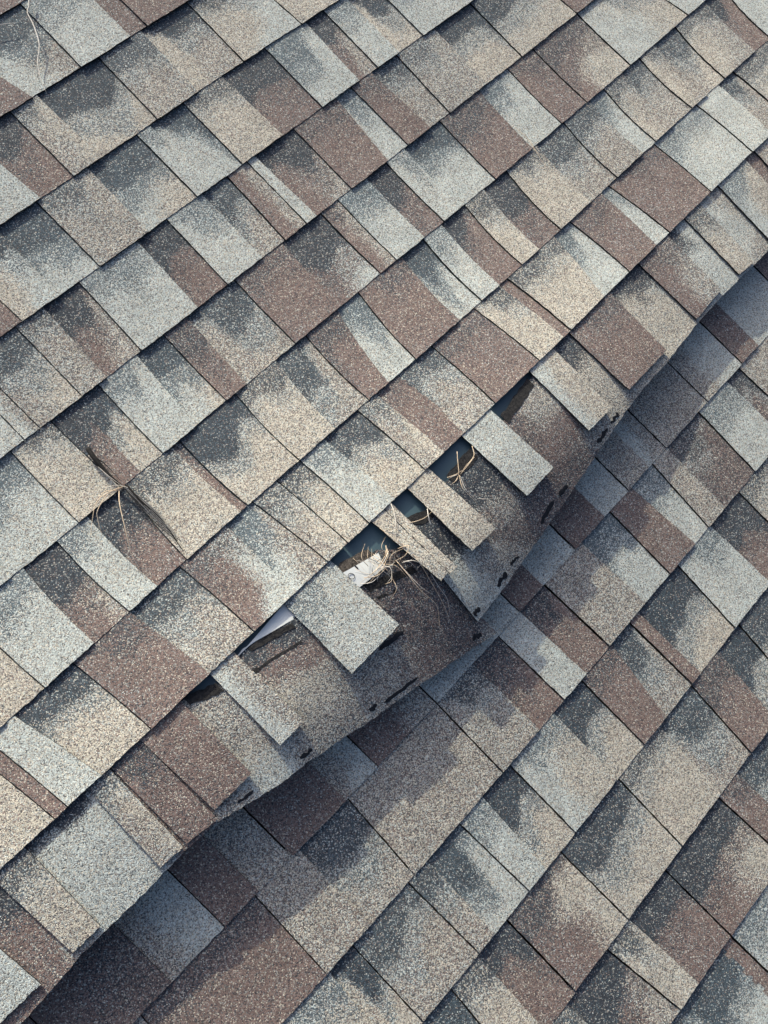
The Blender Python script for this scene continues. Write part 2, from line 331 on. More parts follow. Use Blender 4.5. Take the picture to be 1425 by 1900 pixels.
# rows: name, upper line, lower line, surface, bow(px), [ (x on upper line, x on lower line, kind, blend) ... ], closing (xt, xb)
# kind: D = left side of a raised tab, S = recessed panel starts, a J in front = joint between two shingles
ROWS = [
 ('t', LTT, LT, bulge, 0, [(-200, -90, 'D', 'B'), (-120, -10, 'S', 'B')], (30, 130)),
 ('0', LT, LA, bulge, 0, [(-170, -40, 'D', 'B'), (-95, 60, 'S', 'P>G3'), (37, 151, 'D', 'P1'), (127, 242, 'S', 'B'), (160, 274, 'D', 'B')], (270, 385)),
 ('a', LA, LB, bulge, 0, [(-170, -30, 'D', 'P'), (-60, 75, 'S', 'B3'), (18, 137, 'D', 'G>T1'), (67, 188, 'S', 'T3'), (182, 293, 'D', 'G2'), (260, 368, 'S', 'T>G3'), (346, 453, 'JD', 'T>P1'), (445, 560, 'D', 'T')], (540, 655)),
 ('b', LB, LC, bulge, 0, [(-180, -50, 'D', 'B1'), (-93, 42, 'D', 'T>P2'), (-10, 110, 'S', 'P3'), (67, 186, 'D', 'G1'), (161, 276, 'S', 'P>T3'), (253, 367, 'JD', 'P1'), (277, 390, 'S', 'P3'), (339, 451, 'D', 'T1'), (411, 525, 'S', 'B3'), (491, 599, 'D', 'P2'), (565, 667, 'S', 'B>G3'), (599, 702, 'D', 'P1'), (639, 741, 'S', 'T3'), (685, 786, 'D', 'P1')], (775, 880)),
 ('c', LC, LD, bulge, 0, [(-190, -40, 'D', 'P1'), (-82, 46, 'D', 'P>G'), (-56, 75, 'D', 'G>T3'), (28, 153, 'D', 'G1'), (79, 198, 'S', 'B>G3'), (146, 263, 'D', 'P1'), (253, 367, 'S', 'B3'), (309, 423, 'D', 'P1'), (374, 487, 'S', 'G3'), (421, 530, 'JD', 'B>G'), (458, 570, 'D', 'P'), (472, 588, 'S', 'B>G3'), (544, 653, 'D', 'B1'), (623, 720, 'S', 'P2'), (651, 758, 'D', 'B1'), (688, 799, 'S', 'G2'), (735, 835, 'D', 'G1'), (804, 903, 'S', 'T3'), (872, 969, 'JD', 'T2'), (969, 1071, 'D', 'B2')], (1050, 1155)),
 ('d', LD, LE, bulge, 1.5, [(-170, -20, 'D', 'P'), (-110, 20, 'S', 'P2'), (19, 147, 'D', 'T1'), (93, 226, 'JS', 'B3'), (140, 265, 'S', 'T3'), (182, 303, 'D', 'P1'), (253, 366, 'S', 'P>T3'), (303, 421, 'D', 'B2'), (346, 458, 'S', 'G3'), (435, 549, 'D', 'B1'), (523, 632, 'S', 'B>P3'), (595, 707, 'JD', 'B>G1'), (627, 737, 'D', 'P2'), (679, 788, 'S', 'B3'), (716, 825, 'D', 'P1'), (749, 856, 'S', 'P3'), (816, 920, 'D', 'B2'), (888, 988, 'S', 'P2'), (941, 1043, 'D', 'B1'), (988, 1090, 'D', 'B>T2'), (1071, 1171, 'JD', 'P>T1'), (1167, 1278, 'D', 'P')], (1262, 1370)),
 ('e', LE, LF, bulge, 4, [(-210, -70, 'D', 'T'), (-130, 10, 'S', 'T1'), (-62, 84, 'D', 'P1'), (42, 175, 'S', 'B>G3'), (105, 240, 'D', 'P1'), (161, 291, 'S', 'B3'), (232, 347, 'D', 'T1'), (318, 447, 'S', 'B2'), (333, 460, 'JD', 'T3'), (437, 556, 'D', 'T1'), (511, 622, 'S', 'G3'), (567, 685, 'D', 'B2'), (625, 721, 'S', 'P2'), (665, 772, 'D', 'B1'), (744, 853, 'S', 'P3'), (785, 895, 'JD', 'P1'), (818, 927, 'S', 'B3'), (862, 969, 'D', 'T1'), (897, 1000, 'S', 'B3'), (939, 1041, 'D', 'T1'), (995, 1097, 'S', 'G2'), (1046, 1146, 'D', 'G2'), (1093, 1194, 'S', 'P2'), (1120, 1218, 'D', 'T>G1'), (1153, 1252, 'S', 'G2'), (1186, 1285, 'D', 'T>G1'), (1214, 1313, 'S', 'G>T2'), (1253, 1346, 'JD', 'T>G1'), (1307, 1402, 'S', 'B3'), (1339, 1430, 'D', 'P')], (1470, 1565)),
 ('f', LF, LG, bulge, -1.5, [(-240, -90, 'D', 'G>T'), (-52, 102, 'D', 'B'), (-25, 126, 'D', 'P'), (25, 188, 'S', 'T2'), (135, 281, 'D', 'B1'), (239, 389, 'S', 'G2'), (333, 472, 'D', 'B>P1'), (418, 545, 'S', 'P>G2'), (468, 609, 'D', 'G>T1'), (513, 646, 'JS', 'T1'), (556, 685, 'D', 'P1'), (600, 732, 'S', 'T2'), (663, 790, 'D', 'G>T1'), (697, 824, 'S', 'B1'), (738, 866, 'S', 'G2'), (800, 920, 'D', 'B1'), (879, 1002, 'D', 'T1'), (925, 1046, 'S', 'B'), (941, 1060, 'JD', 'T1'), (1027, 1121, 'S', 'P2'), (1057, 1169, 'D', 'B1'), (1114, 1218, 'S', 'P1'), (1129, 1243, 'D', 'B1'), (1213, 1320, 'D', 'P1'), (1292, 1397, 'D', 'P'), (1332, 1432, 'S', 'G2'), (1360, 1462, 'JD', 'T1')], (1500, 1610)),
 ('h', L0, L1, lower, 0, [(-80, 45, 'D', 'B'), (40, 161, 'D', 'B>K'), (196, 318, 'S', 'G>P'), (296, 418, 'D', 'B'), (358, 480, 'S', 'G'), (422, 544, 'JD', 'B'), (520, 642, 'S', 'G>P'), (580, 702, 'D', 'B>G'), (689, 811, 'D', 'P'), (843, 965, 'D', 'B'), (886, 1008, 'S', 'P'), (947, 1069, 'JD', 'B'), (1000, 1122, 'S', 'P'), (1045, 1167, 'D', 'G'), (1083, 1205, 'S', 'P>G'), (1115, 1237, 'D', 'G'), (1192, 1314, 'D', 'G>P'), (1256, 1378, 'D', 'B'), (1286, 1408, 'S', 'P'), (1353, 1475, 'D', 'B')], (1480, 1602)),
 ('i', L1, L2, lower, 0, [(130, 262, 'S', 'G'), (262, 397, 'D', 'B1'), (474, 607, 'D', 'G'), (555, 688, 'S', 'G2'), (646, 770, 'D', 'G'), (811, 934, 'D', 'G1'), (877, 1001, 'S', 'B2'), (925, 1048, 'D', 'P'), (965, 1088, 'S', 'B2'), (1011, 1132, 'JD', 'G'), (1079, 1199, 'S', 'P2'), (1132, 1244, 'D', 'B'), (1171, 1290, 'S', 'P1'), (1211, 1316, 'D', 'G'), (1237, 1346, 'S', 'K1'), (1297, 1402, 'D', 'P1'), (1348, 1455, 'S', 'K2'), (1371, 1478, 'D', 'G')], (1500, 1610)),
 ('j', L2, L3, lower, 0, [(400, 540, 'D', 'B'), (500, 625, 'D', 'P>T1'), (611, 735, 'S', 'T3'), (655, 786, 'D', 'G2'), (758, 890, 'D', 'G2'), (793, 918, 'S', 'P3'), (853, 983, 'D', 'P1'), (895, 1014, 'S', 'T3'), (946, 1069, 'D', 'P>T1'), (1027, 1146, 'S', 'T3'), (1079, 1197, 'D', 'B1'), (1134, 1237, 'S', 'G3'), (1169, 1285, 'JD', 'B'), (1184, 1300, 'S', 'T3'), (1258, 1365, 'D', 'P1'), (1318, 1430, 'S', 'B3'), (1371, 1478, 'D', 'T1')], (1500, 1610)),
 ('k', L3, L4, lower, 0, [(690, 812, 'S', 'P3'), (837, 962, 'D', 'T1'), (886, 1014, 'S', 'B3'), (941, 1069, 'JD', 'B>T2'), (1041, 1167, 'D', 'T2'), (1148, 1267, 'D', 'T1'), (1223, 1338, 'S', 'G3'), (1283, 1395, 'D', 'B2'), (1332, 1440, 'S', 'T3'), (1371, 1480, 'D', 'T2')], (1500, 1610)),
 ('l', L4, L5, lower, 0, [(900, 1035, 'D', 'T1'), (1051, 1186, 'S', 'B>G3'), (1127, 1264, 'D', 'T1'), (1167, 1297, 'S', 'B3'), (1235, 1358, 'D', 'B>T3'), (1334, 1458, 'D', 'B1'), (1367, 1488, 'S', 'G>T3')], (1520, 1640)),
 ('m', L5, L6, lower, 0, [(1160, 1292, 'S', 'G2'), (1262, 1394, 'S', 'P3'), (1342, 1474, 'S', 'B'), (1358, 1490, 'JD', 'P1')], (1500, 1632)),
]

LABELS = {
 't0': 'brown shingle corner peeking in at the very top left of the roof',
 '00': 'pale grey and brown shingle under the long bleached grass strand, top left corner',
 'a0': 'shingle with broad tan tabs where the long bleached grass strand ends, upper left',
 'a1': 'pale tan shingle with two wide tabs cut by the top edge, left of centre',
 'b0': 'shingle with broad grey tab under a ragged dark band, third course from top left',
 'b1': 'shingle reaching the top edge at centre, from wide pale tab to brown and pale stripes',
 'c0': 'shingle at left edge with pale, brown and pale blue tabs, fourth course from top left',
 'c1': 'shingle with rosy strip beside a narrow pale stripe, upper middle, fourth course',
 'c2': 'tan and brown shingle at the top edge, right of centre, end of fourth course',
 'd0': 'pale and tan shingle at left edge, ending at the slit where dark roots grow',
 'd1': 'shingle right of the root clump, with brown, tan and pale blue tabs up to centre',
 'd2': 'shingle in upper middle with wide brown tabs and a thin tan straw on it',
 'd3': 'pale shingle with two tabs cut by the top edge, upper right',
 'e0': 'shingle under the root clump with hanging straws on its brown panel, left edge',
 'e1': 'tan shingle left of centre, two courses above the torn holes, with broad dark topped tabs',
 'e2': 'long curved shingle two courses above the tear, right of centre, with brown and tan tabs',
 'e3': 'tan and brown shingle in the top right corner above the very pale tabs',
 'f0': 'shingle at left edge directly above the white film wedge, with wide rosy brown tabs',
 'f1': 'shingle directly above the torn holes, from thin cracked tan tab to rosy brown tab',
 'f2': 'bright shingle just above the lifted edge at right, with large whitish tabs and brown tabs',
 'f3': 'small tan shingle end at the right edge beside the large whitish tabs',
 'h0': 'shaded brown shingle below the lifted edge at the lower left',
 'h1': 'shaded shingle below the lifted edge at centre, around the overlapping flap corner',
 'h2': 'shaded blue grey and brown shingle below the lifted edge at the right',
 'i0': 'half shaded shingle with large grey tabs below centre, second course under the lifted edge',
 'i1': 'half shaded shingle at the right edge, second course under the lift, partly slate coloured',
 'j0': 'sunlit shingle across bottom centre, with dark topped pale tabs, third course under the lift',
 'j1': 'shingle with a narrow brown strip on its left end, right edge, far below the lift',
 'k0': 'shingle at bottom centre with brown panel ending at a double seam',
 'k1': 'tan shingle right of the double seam, lower right, with wide cream tabs',
 'l0': 'brown and tan shingle in the lower right, second course from the bottom right corner',
 'm0': 'pale shingle with deep slate band in the bottom right corner, left of narrow brown strip',
 'm1': 'pale blue shingle end at the right edge, bottom right corner, right of narrow brown strip',
}
GROUP = 'asphalt shingles laid in courses'
STEP = 6.0
seed_ctr = [0]

def emit(name, P, thick, wts, parent, mats=None):
    o = np.array(parent['_o'])
    V, F, fm, sm, Wt = slab(P - o, thick, wts)
    return link_mesh(name, V, F, mats or [M_GRAN, M_EDGE], fm, parent, sm, Wt)

def build_row(row):
    rn, Lu, Ll, hf, bow, cuts, close = row
    strips = []; cur = None
    cuts = list(cuts); er = random.Random(sum(map(ord, rn)) + 3)      # the course runs on past both edges of the view
    kinds = ['P1', 'G2', 'T1', 'B2', 'P', 'T3', 'B1', 'G1']
    for e in range(5):
        a = er.randint(55, 120); kd = 'S' if cuts[0][2][-1] == 'D' else 'D'
        cuts.insert(0, (cuts[0][0] - a, cuts[0][1] - a, kd, er.choice(kinds)))
    xa, xc = close
    for e in range(4):
        kd = 'S' if cuts[-1][2][-1] == 'D' else 'D'
        cuts.append((xa, xc, kd, er.choice(kinds))); a = er.randint(50, 100); xa += a; xc += a
    close = (xa, xc)
    n = len(cuts)
    for q, (xt, xb, kind, code) in enumerate(cuts):
        joint = 'J' in kind; kd = kind[-1]
        nxt = cuts[q + 1] if q + 1 < n else (close[0], close[1], 'D', '')
        if cur is None or joint:
            c = hit(np.array([xb]), Ll(np.array([xb])), hf)[0]
            key = rn + str(len(strips))
            lab = LABELS.get(key, 'asphalt shingle ' + key)
            cur = thing('asphalt_shingle', lab, 'shingle', c, GROUP); strips.append(cur)
        seed_ctr[0] += 1; sd = seed_ctr[0]
        xtr, xbr = nxt[0], nxt[1]
        gap = 1.5 if 'J' in nxt[2] else 0.0
        raised = (kd == 'D')
        half = raised and nxt[2][-1] == 'D' and q + 1 < n
        up = 0.0 if not raised else (0.0014 if half else 0.0027)
        wpx = max(abs(xtr - xt), abs(xbr - xb)) * 1.4
        ns = max(5, int(wpx / STEP)); ntt = 30
        S, T = np.meshgrid(np.linspace(0, 1, ns), np.concatenate([[-0.10, -0.04], np.linspace(0, 1, ntt)]), indexing='ij')
        lo = -4.0 if not raised else 0.0      # recessed panels run a little under the tab on their left
        nd = nxt[2][-1] == 'D' and q + 1 < n
        hi = -1.8 if nd else 0.0           # and stop short of the next one: the dark slit beside every tab
        if joint and not raised: lo = 0.0
        if gap: hi = -gap - (0.9 if nd else 0)
        X0 = xt + lo + (xtr + hi - xt - lo) * S; X1 = xb + lo + (xbr + hi - xb - lo) * S
        Y0 = Lu(X0); Y1 = Ll(X1)
        # butt edge: hand-cut raggedness
        rag = (noise1(S * wpx / 7.0 + sd, sd) - .5) * 1.6 + (noise1(S * wpx / 30.0, sd + 2) - .5) * 1.2
        Tt = T + (T > 0.9) * rag / 165.0
        PX = X0 + (X1 - X0) * Tt; PY = Y0 + (Y1 - Y0) * Tt
        b = bow * np.sin(np.pi * np.clip(T, 0, 1))
        side = (noise1(T * 20, sd + 4) - .5) * 1.1 * (2 * np.abs(S - .5)) ** 8
        PX = PX - .7 * b + .7 * side; PY = PY + .7 * b - .7 * side
        off = 0.0036 * T + up
        if rn == 'f': off = off + 0.0040 * T ** 3     # this course rides up over the buckled one
        # tiny curl of the free edge
        off = off + 0.0005 * smooth(.75, 1, T) * (noise1(S * 2 + sd, sd + 6) - .3)
        P = hit(PX, PY, hf, off)
        w = weights(S, T, code, sd)
        emit('tab' if raised else 'recessed_panel', P, 0.0028 if raised else 0.0031, w, cur)
    return strips

ALL = {}
for r in ROWS: ALL[r[0]] = build_row(r)

# ------------------------------------------------------------------ the torn course
LEFT = [((-520, 2055), (-360, 2310)), ((-200, 1775), (-30, 1970)), ((-100, 1690), (75, 1861)), ((0, 1602), (155, 1767)), ((46, 1565), (199, 1724)), ((126, 1483), (275, 1650)),
        ((203, 1418), (347, 1575)), ((261, 1363), (403, 1526)), ((330, 1304), (500, 1467)), ((375, 1283), (540, 1440)), ((407, 1268), (565, 1418)), ((460, 1197), (649, 1362)),
        ((500, 1175), (680, 1342)), ((542, 1150), (720, 1314)), ((585, 1095), (777, 1271)), ((628, 1057), (825, 1240)), ((688, 1022), (865, 1211)), ((740, 1018), (900, 1189)), ((790, 1045), (923, 1174))]
RIGHT = [((738, 968), (886, 1153)), ((797, 950), (938, 1088)), ((832, 888), (977, 1031)), ((878, 832), (1021, 970)), ((939, 776), (1068, 902)), ((983, 702), (1115, 832)), ((1030, 638), (1158, 768)),
         ((1058, 610), (1187, 728)), ((1125, 540), (1240, 670)), ((1186, 478), (1293, 600)), ((1241, 424), (1352, 537)), ((1320, 345), (1432, 459)), ((1399, 270), (1500, 385)), ((1450, 222), (1560, 320)), ((1760, -85), (1880, 0))]
# granule colours seen on the two backings: (px, py, blend, reach)
SPOTS_L = [(480, 1212, 'D', 30), (530, 1185, 'D', 30), (150, 1600, 'P', 70), (215, 1620, 'P', 80), (250, 1560, 'P', 60), (60, 1540, 'D', 38), (110, 1500, 'D', 36), (150, 1690, 'P', 60), (20, 1690, 'D', 40), (50, 1740, 'B', 60), (110, 1800, 'B', 60), (150, 1760, 'G', 40), (300, 1480, 'B', 55), (350, 1530, 'B', 50), (255, 1420, 'D', 34), (290, 1460, 'B', 40),
           (440, 1360, 'G', 60), (400, 1310, 'G', 40), (470, 1400, 'T', 50), (500, 1440, 'P', 60), (440, 1500, 'G', 40), (535, 1290, 'T', 50), (520, 1235, 'B', 45), (575, 1310, 'T', 45), (600, 1370, 'G', 60), (700, 1300, 'G', 60), (650, 1320, 'G', 50),
           (740, 1240, 'G', 60), (740, 1110, 'K', 60), (800, 1150, 'K', 80), (850, 1180, 'K', 60), (720, 1080, 'D', 40), (900, 1180, 'G', 25), (780, 1230, 'B', 50), (780, 1080, 'K', 60)]
SPOTS_R = [(830, 1010, 'D', 40), (860, 1060, 'P', 40), (890, 1090, 'P', 50), (930, 1040, 'G', 50), (890, 1120, 'P', 30), (950, 970, 'K', 50), (905, 900, 'D', 40), (940, 940, 'G', 40), (1000, 930, 'K', 60), (970, 800, 'K', 40), (1000, 760, 'G', 40), (1020, 830, 'B', 50), (1050, 790, 'B', 40), (1070, 860, 'K', 50), (1110, 800, 'G', 40),
           (1050, 660, 'D', 45), (1090, 690, 'T', 40), (1140, 720, 'T', 50), (1180, 735, 'G', 30), (1160, 530, 'D', 40), (1180, 600, 'T', 50), (1250, 600, 'T', 50), (1240, 470, 'D', 40), (1280, 500, 'P', 50), (1320, 520, 'P', 40), (1300, 400, 'P', 40), (1360, 440, 'P', 50), (1340, 340, 'G', 40), (1400, 400, 'T', 50), (1400, 310, 'B', 40), (1425, 450, 'G', 40)]

def spot_weights(PX, PY, spots, sd):
    px = PX + 26 * (noise2(PX / 30, PY / 30, sd) - .5); py = PY + 26 * (noise2(PX / 30 + 9, PY / 30 + 4, sd) - .5)
    acc = 0; ws = 0
    for x, y, c, r in spots:
        g = np.exp(-(((px - x) ** 2 + (py - y) ** 2) / (r * .62) ** 2))[..., None] + 1e-9
        acc = acc + g * BLEND[c]; ws = ws + g
    w = acc / ws
    s = w.sum(-1, keepdims=True)
    return np.concatenate([np.where(s > 1, w / s, w), np.full(PX.shape + (1,), .06)], -1)

def loft(stations, n_across=34, ragged_top=0.0, sd=0, ragged_from=None):
    st = np.array(stations, float)
    d = np.concatenate([[0], np.cumsum(np.linalg.norm(np.diff(st.mean(1), axis=0), axis=1))])
    nn = int(d[-1] / STEP)
    q = np.linspace(0, d[-1], nn)
    def ip(k, c):
        v = np.interp(q, d, st[:, k, c]); ker = np.exp(-np.linspace(-2, 2, 7) ** 2 / 2); ker /= ker.sum()
        return np.convolve(np.pad(v, 3, mode='reflect', reflect_type='odd'), ker, 'valid')
    tx, ty, bx, by = ip(0, 0), ip(0, 1), ip(1, 0), ip(1, 1)
    T = np.linspace(0, 1, n_across)[None, :]
    rag = (noise1(q / 5.0, sd) - .5)[:, None] * ragged_top + (noise1(q / 16.0, sd + 1) - .5)[:, None] * ragged_top
    t0 = np.exp(-(T / .06) ** 2) * rag / 165
    te = np.exp(-((1 - T) / .06) ** 2) * ((noise1(q / 6.0, sd + 2) - .5)[:, None] * 2.0 / 165)
    Tt = T + t0 + te
    PX = tx[:, None] + (bx - tx)[:, None] * Tt; PY = ty[:, None] + (by - ty)[:, None] * Tt
    return PX, PY, np.broadcast_to(T, PX.shape)

def torn_shingle(label, stations, spots, teeth, dabs, streaks, sd, lift):
    c = hit(np.array([stations[5][1][0]]), np.array([stations[5][1][1]]), bulge)[0]
    root = thing('asphalt_shingle', label, 'shingle', c, GROUP)
    PX, PY, T = loft(stations, 36, 5.0, sd)
    w = spot_weights(PX, PY, spots, sd)
    P = hit(PX, PY, bulge, lift(PX, PY, T))
    emit('backing', P, 0.003, w, root)
    for tl, tr, br, bl, code, th, kick in teeth:
        seed_ctr[0] += 1; s2 = seed_ctr[0]
        A = np.array([tl, tr, br, bl], float)
        wd = np.linalg.norm(A[1] - A[0]); ln = np.linalg.norm(A[3] - A[0])
        S, Tt = np.meshgrid(np.linspace(0, 1, max(6, int(wd / 5))), np.concatenate([[-.10, -.04], np.linspace(0, 1, int(ln / 5))]), indexing='ij')
        top = A[0] + (A[1] - A[0]) * S[..., None]; bot = A[3] + (A[2] - A[3]) * S[..., None]
        rag = (noise1(S * wd / 7 + s2, s2) - .5) * 1.6 / 150 * (Tt > .9)
        Q = top + (bot - top) * (Tt + rag)[..., None]
        sj = (noise1(Tt * 22, s2 + 3) - .5) * 1.2 * (2 * np.abs(S - .5)) ** 8
        Q[..., 0] += .7 * sj; Q[..., 1] -= .7 * sj
        lf = lift(Q[..., 0], Q[..., 1], Tt) + 0.0012 + th + 0.0005 * Tt
        x0 = hit(Q[..., 0], Q[..., 1], bulge)
        lf = lf + stiff(x0[..., 0], x0[..., 1]) + kick * smooth(.35, 1, Tt) * (0.25 + .75 * S)
        P = hit(Q[..., 0], Q[..., 1], bulge, lf)
        ww = weights(S, Tt, code, s2)
        emit('tab', P, th, ww, root)
    o = np.array(root['_o'])
    for pts, wd in dabs:          # dabs of black sealant along the lifted edge
        p = np.array(pts, float); seed_ctr[0] += 1; s2 = seed_ctr[0]
        k = np.linspace(0, 1, 26); L = np.concatenate([[0], np.cumsum(np.linalg.norm(np.diff(p, axis=0), axis=1))]); L /= L[-1]
        cx = np.interp(k, L, p[:, 0]); cy = np.interp(k, L, p[:, 1])
        d = p[-1] - p[0]; d /= np.linalg.norm(d); nx, ny = -d[1], d[0]
        hw = wd * .36 * (1 - np.abs(2 * k - 1) ** 9) * (.6 + .8 * noise1(k * 7, s2)) + .3
        jit = (noise1(k * 6, s2 + 1) - .5) * wd * .4
        u = np.linspace(-1, 1, 6)[None, :]
        PX = cx[:, None] + nx * (jit[:, None] + u * hw[:, None]); PY = cy[:, None] + ny * (jit[:, None] + u * hw[:, None])
        P = hit(PX, PY, bulge, lift(PX, PY, np.full(PX.shape, .9)) + 0.0007 + 0.0003 * (1 - u ** 2))
        V, F, fm, sm, _ = slab(P - o, 0.0010)
        link_mesh('sealant_dab', V, F, [M_TAR, M_TAR], fm, root, sm)
    for pts, wd, *fib in streaks:       # torn felt and tar showing along the upper edge of the backing
        p = np.array(pts, float); seed_ctr[0] += 1; s2 = seed_ctr[0]
        L = np.concatenate([[0], np.cumsum(np.linalg.norm(np.diff(p, axis=0), axis=1))]); nk = max(10, int(L[-1] / 3)); k = np.linspace(0, 1, nk); L /= L[-1]
        cx = np.interp(k, L, p[:, 0]); cy = np.interp(k, L, p[:, 1])
        u = np.linspace(-.5, .5, 8)[None, :]
        hw = wd * (.8 + .4 * noise1(k * nk / 3, s2))[:, None]
        PX = cx[:, None] + .7 * u * hw; PY = cy[:, None] + .7 * u * hw
        P = hit(PX, PY, bulge, lift(PX, PY, np.full(PX.shape, .1)) + (0.0009 + .0014 * noise2(PX / 4, PY / 4, s2) if fib else .0005 + .0006 * noise2(PX / 3, PY / 3, s2)))
        V, F, fm, sm, _ = slab(P - o, 0.0022 if fib else .0009)
        link_mesh('torn_felt', V, F, [M_FIBRE if fib else M_FELT, M_EDGE], fm, root, sm)
    return root

flapL = lambda x, y, t: 0.0030 * t + 0.0
flapR = lambda x, y, t: 0.0040 * t + 0.0012 + 0.011 * (1 - smooth(820, 1010, x)) * smooth(.1, .9, t)
TEETH_L = [((-430, 1978), (-370, 1925), (-235, 2085), (-300, 2152), 'T1', .003, .001), ((-300, 1862), (-255, 1823), (-105, 1985), (-160, 2040), 'B1', .003, .001), ((-190, 1765), (-92, 1680), (75, 1826), (-20, 1917), 'P', .0028, .001), ((-20, 1624), (46, 1572), (186, 1719), (135, 1768), 'T1', .003, .001),
           ((161, 1463), (203, 1427), (340, 1572), (298, 1610), 'G>T1', .003, .002), ((207, 1425), (261, 1373), (404, 1520), (346, 1566), 'B2', .0015, .0),
           ((261, 1373), (337, 1303), (467, 1435), (398, 1503), 'B', .003, .002), ((389, 1250), (435, 1211), (565, 1338), (520, 1383), 'P>G', .003, .001), ((527, 1121), (611, 1038), (741, 1159), (653, 1250), 'P1', .0035, .005)]
TEETH_R = [((1500, 178), (1560, 120), (1660, 218), (1600, 277), 'B1', .003, .001), ((1620, 62), (1680, 3), (1780, 98), (1720, 158), 'P1', .003, .001), ((690, 968), (712, 945), (832, 1062), (818, 1078), 'T', .0055, .0), ((715, 946), (727, 934), (848, 1052), (835, 1064), 'T', .0045, .0), ((757, 907), (793, 867), (920, 980), (876, 1022), 'T', .0032, .002), ((857, 809), (906, 757), (1027, 867), (978, 920), 'P', .0032, .002),
           ((983, 689), (1025, 645), (1136, 756), (1093, 799), 'P>T', .003, .001), ((1057, 618), (1132, 543), (1237, 650), (1167, 723), 'B1', .003, .002), ((1186, 490), (1239, 437), (1339, 537), (1293, 592), 'B>G1', .003, .001),
           ((1271, 405), (1299, 378), (1400, 485), (1372, 509), 'T1', .003, .001), ((1334, 345), (1383, 296), (1480, 400), (1430, 447), 'P>T1', .003, .001), ((1400, 280), (1440, 238), (1540, 345), (1500, 385), 'G', .003, 0)]
DABS_L = [([(713, 1303), (740, 1283), (776, 1257)], 8), ([(686, 1319), (700, 1307)], 9), ([(557, 1408), (572, 1397), (580, 1390)], 9), ([(876, 1186), (893, 1175)], 13), ([(440, 1489), (455, 1480), (470, 1466)], 6), ([(705, 1206), (722, 1192), (748, 1170)], 10)]
DABS_R = [([(1135, 785), (1148, 766)], 8), ([(1108, 822), (1118, 808), (1128, 795)], 9), ([(1038, 920), (1052, 900)], 9), ([(1003, 972), (1016, 950), (1028, 930)], 9), ([(948, 1048), (962, 1032)], 7), ([(922, 1088), (931, 1076), (940, 1062)], 11), ([(880, 1142), (890, 1127)], 10)]
STR_L = [([(345, 1300), (375, 1290), (408, 1275)], 22), ([(462, 1205), (500, 1183), (545, 1160)], 12), ([(455, 1262), (500, 1226), (560, 1190)], 5), ([(462, 1250), (480, 1240)], 8), ([(629, 1062), (650, 1045), (690, 1026)], 22, 1), ([(680, 1092), (720, 1075), (770, 1056)], 18), ([(700, 1110), (735, 1096)], 7)]
STR_R = [([(936, 778), (955, 752), (985, 708)], 20), ([(836, 890), (856, 866), (880, 840)], 24), ([(745, 970), (775, 964), (800, 952)], 22)]
torn_shingle('torn shingle with the widest loose pale tab, left of the big straw tangle', LEFT, SPOTS_L, TEETH_L, DABS_L, STR_L, 311, flapL)
torn_shingle('torn shingle right of the big straw tangle, with loose tabs between dark holes', RIGHT, SPOTS_R, TEETH_R, DABS_R, STR_R, 421, flapR)

# ------------------------------------------------------------------ deck and underlayment
def sheet(name, xr, yr, z, n, mat):
    X, Y = np.meshgrid(np.linspace(*xr, n), np.linspace(*yr, n), indexing='ij')
    P = np.stack([X, Y, z(X, Y)], -1)
    V, F, fm, sm, _ = slab(P, 0.012)
    o = link_mesh(name, V, F, [mat, mat], fm, None, sm); o.matrix_world = ROOF
    return o
deck = sheet('roof_deck', (-3, 3), (-3, 4), lambda x, y: np.full(x.shape, -0.03), 24, M_DECK)
deck['kind'] = 'structure'
def under(x, y): return bulge(x, y) - 0.0055
_q = np.array([(-1.0, a) for a in (0, 1)])
ys = np.linspace(-1.3, 1.9, 120)
ts = np.linspace(-1.5, 0.125, 90)
TT, YY = np.meshgrid(ts, ys, indexing='ij')
XX = np.polyval(_gfit, YY) + TT
P = np.stack([XX, YY, under(XX, YY)], -1)
V, F, fm, sm, _ = slab(P, 0.0015)
mem = link_mesh('underlayment_membrane', V, F, [M_MEMB, M_MEMB], fm, None, sm); mem.matrix_world = ROOF
mem['label'] = 'smooth dark navy underlayment membrane showing through the holes in the torn course'; mem['category'] = 'membrane'

# ------------------------------------------------------------------ white film in the holes
def film(label, quad, lift, nm='release_film'):
    A = np.array(quad, float)
    S, T = np.meshgrid(np.linspace(0, 1, 14), np.linspace(0, 1, 10), indexing='ij')
    Q = (A[0] + (A[1] - A[0]) * S[..., None]) * (1 - T[..., None]) + (A[3] + (A[2] - A[3]) * S[..., None]) * T[..., None]
    c = hit(A[:1, 0], A[:1, 1], bulge)[0]
    root = thing(nm, label, 'film', c)
    P = hit(Q[..., 0], Q[..., 1], bulge, lift + .0015 * np.sin(S * 4))
    V, F, fm, sm, _ = slab(P - np.array(root['_o']), 0.0005)
    link_mesh('film_sheet', V, F, [M_PAPER, M_PAPER], fm, root, sm)
    return root
film('bare white film wedge in the gap left of the wide pale tab', [(430, 1232), (540, 1105), (560, 1140), (450, 1204)], 0.0005)
lab = film('white film with a printed letter o lying in the hole beside the straw', [(634, 1064), (702, 1026), (716, 1052), (664, 1092)], 0.0045)

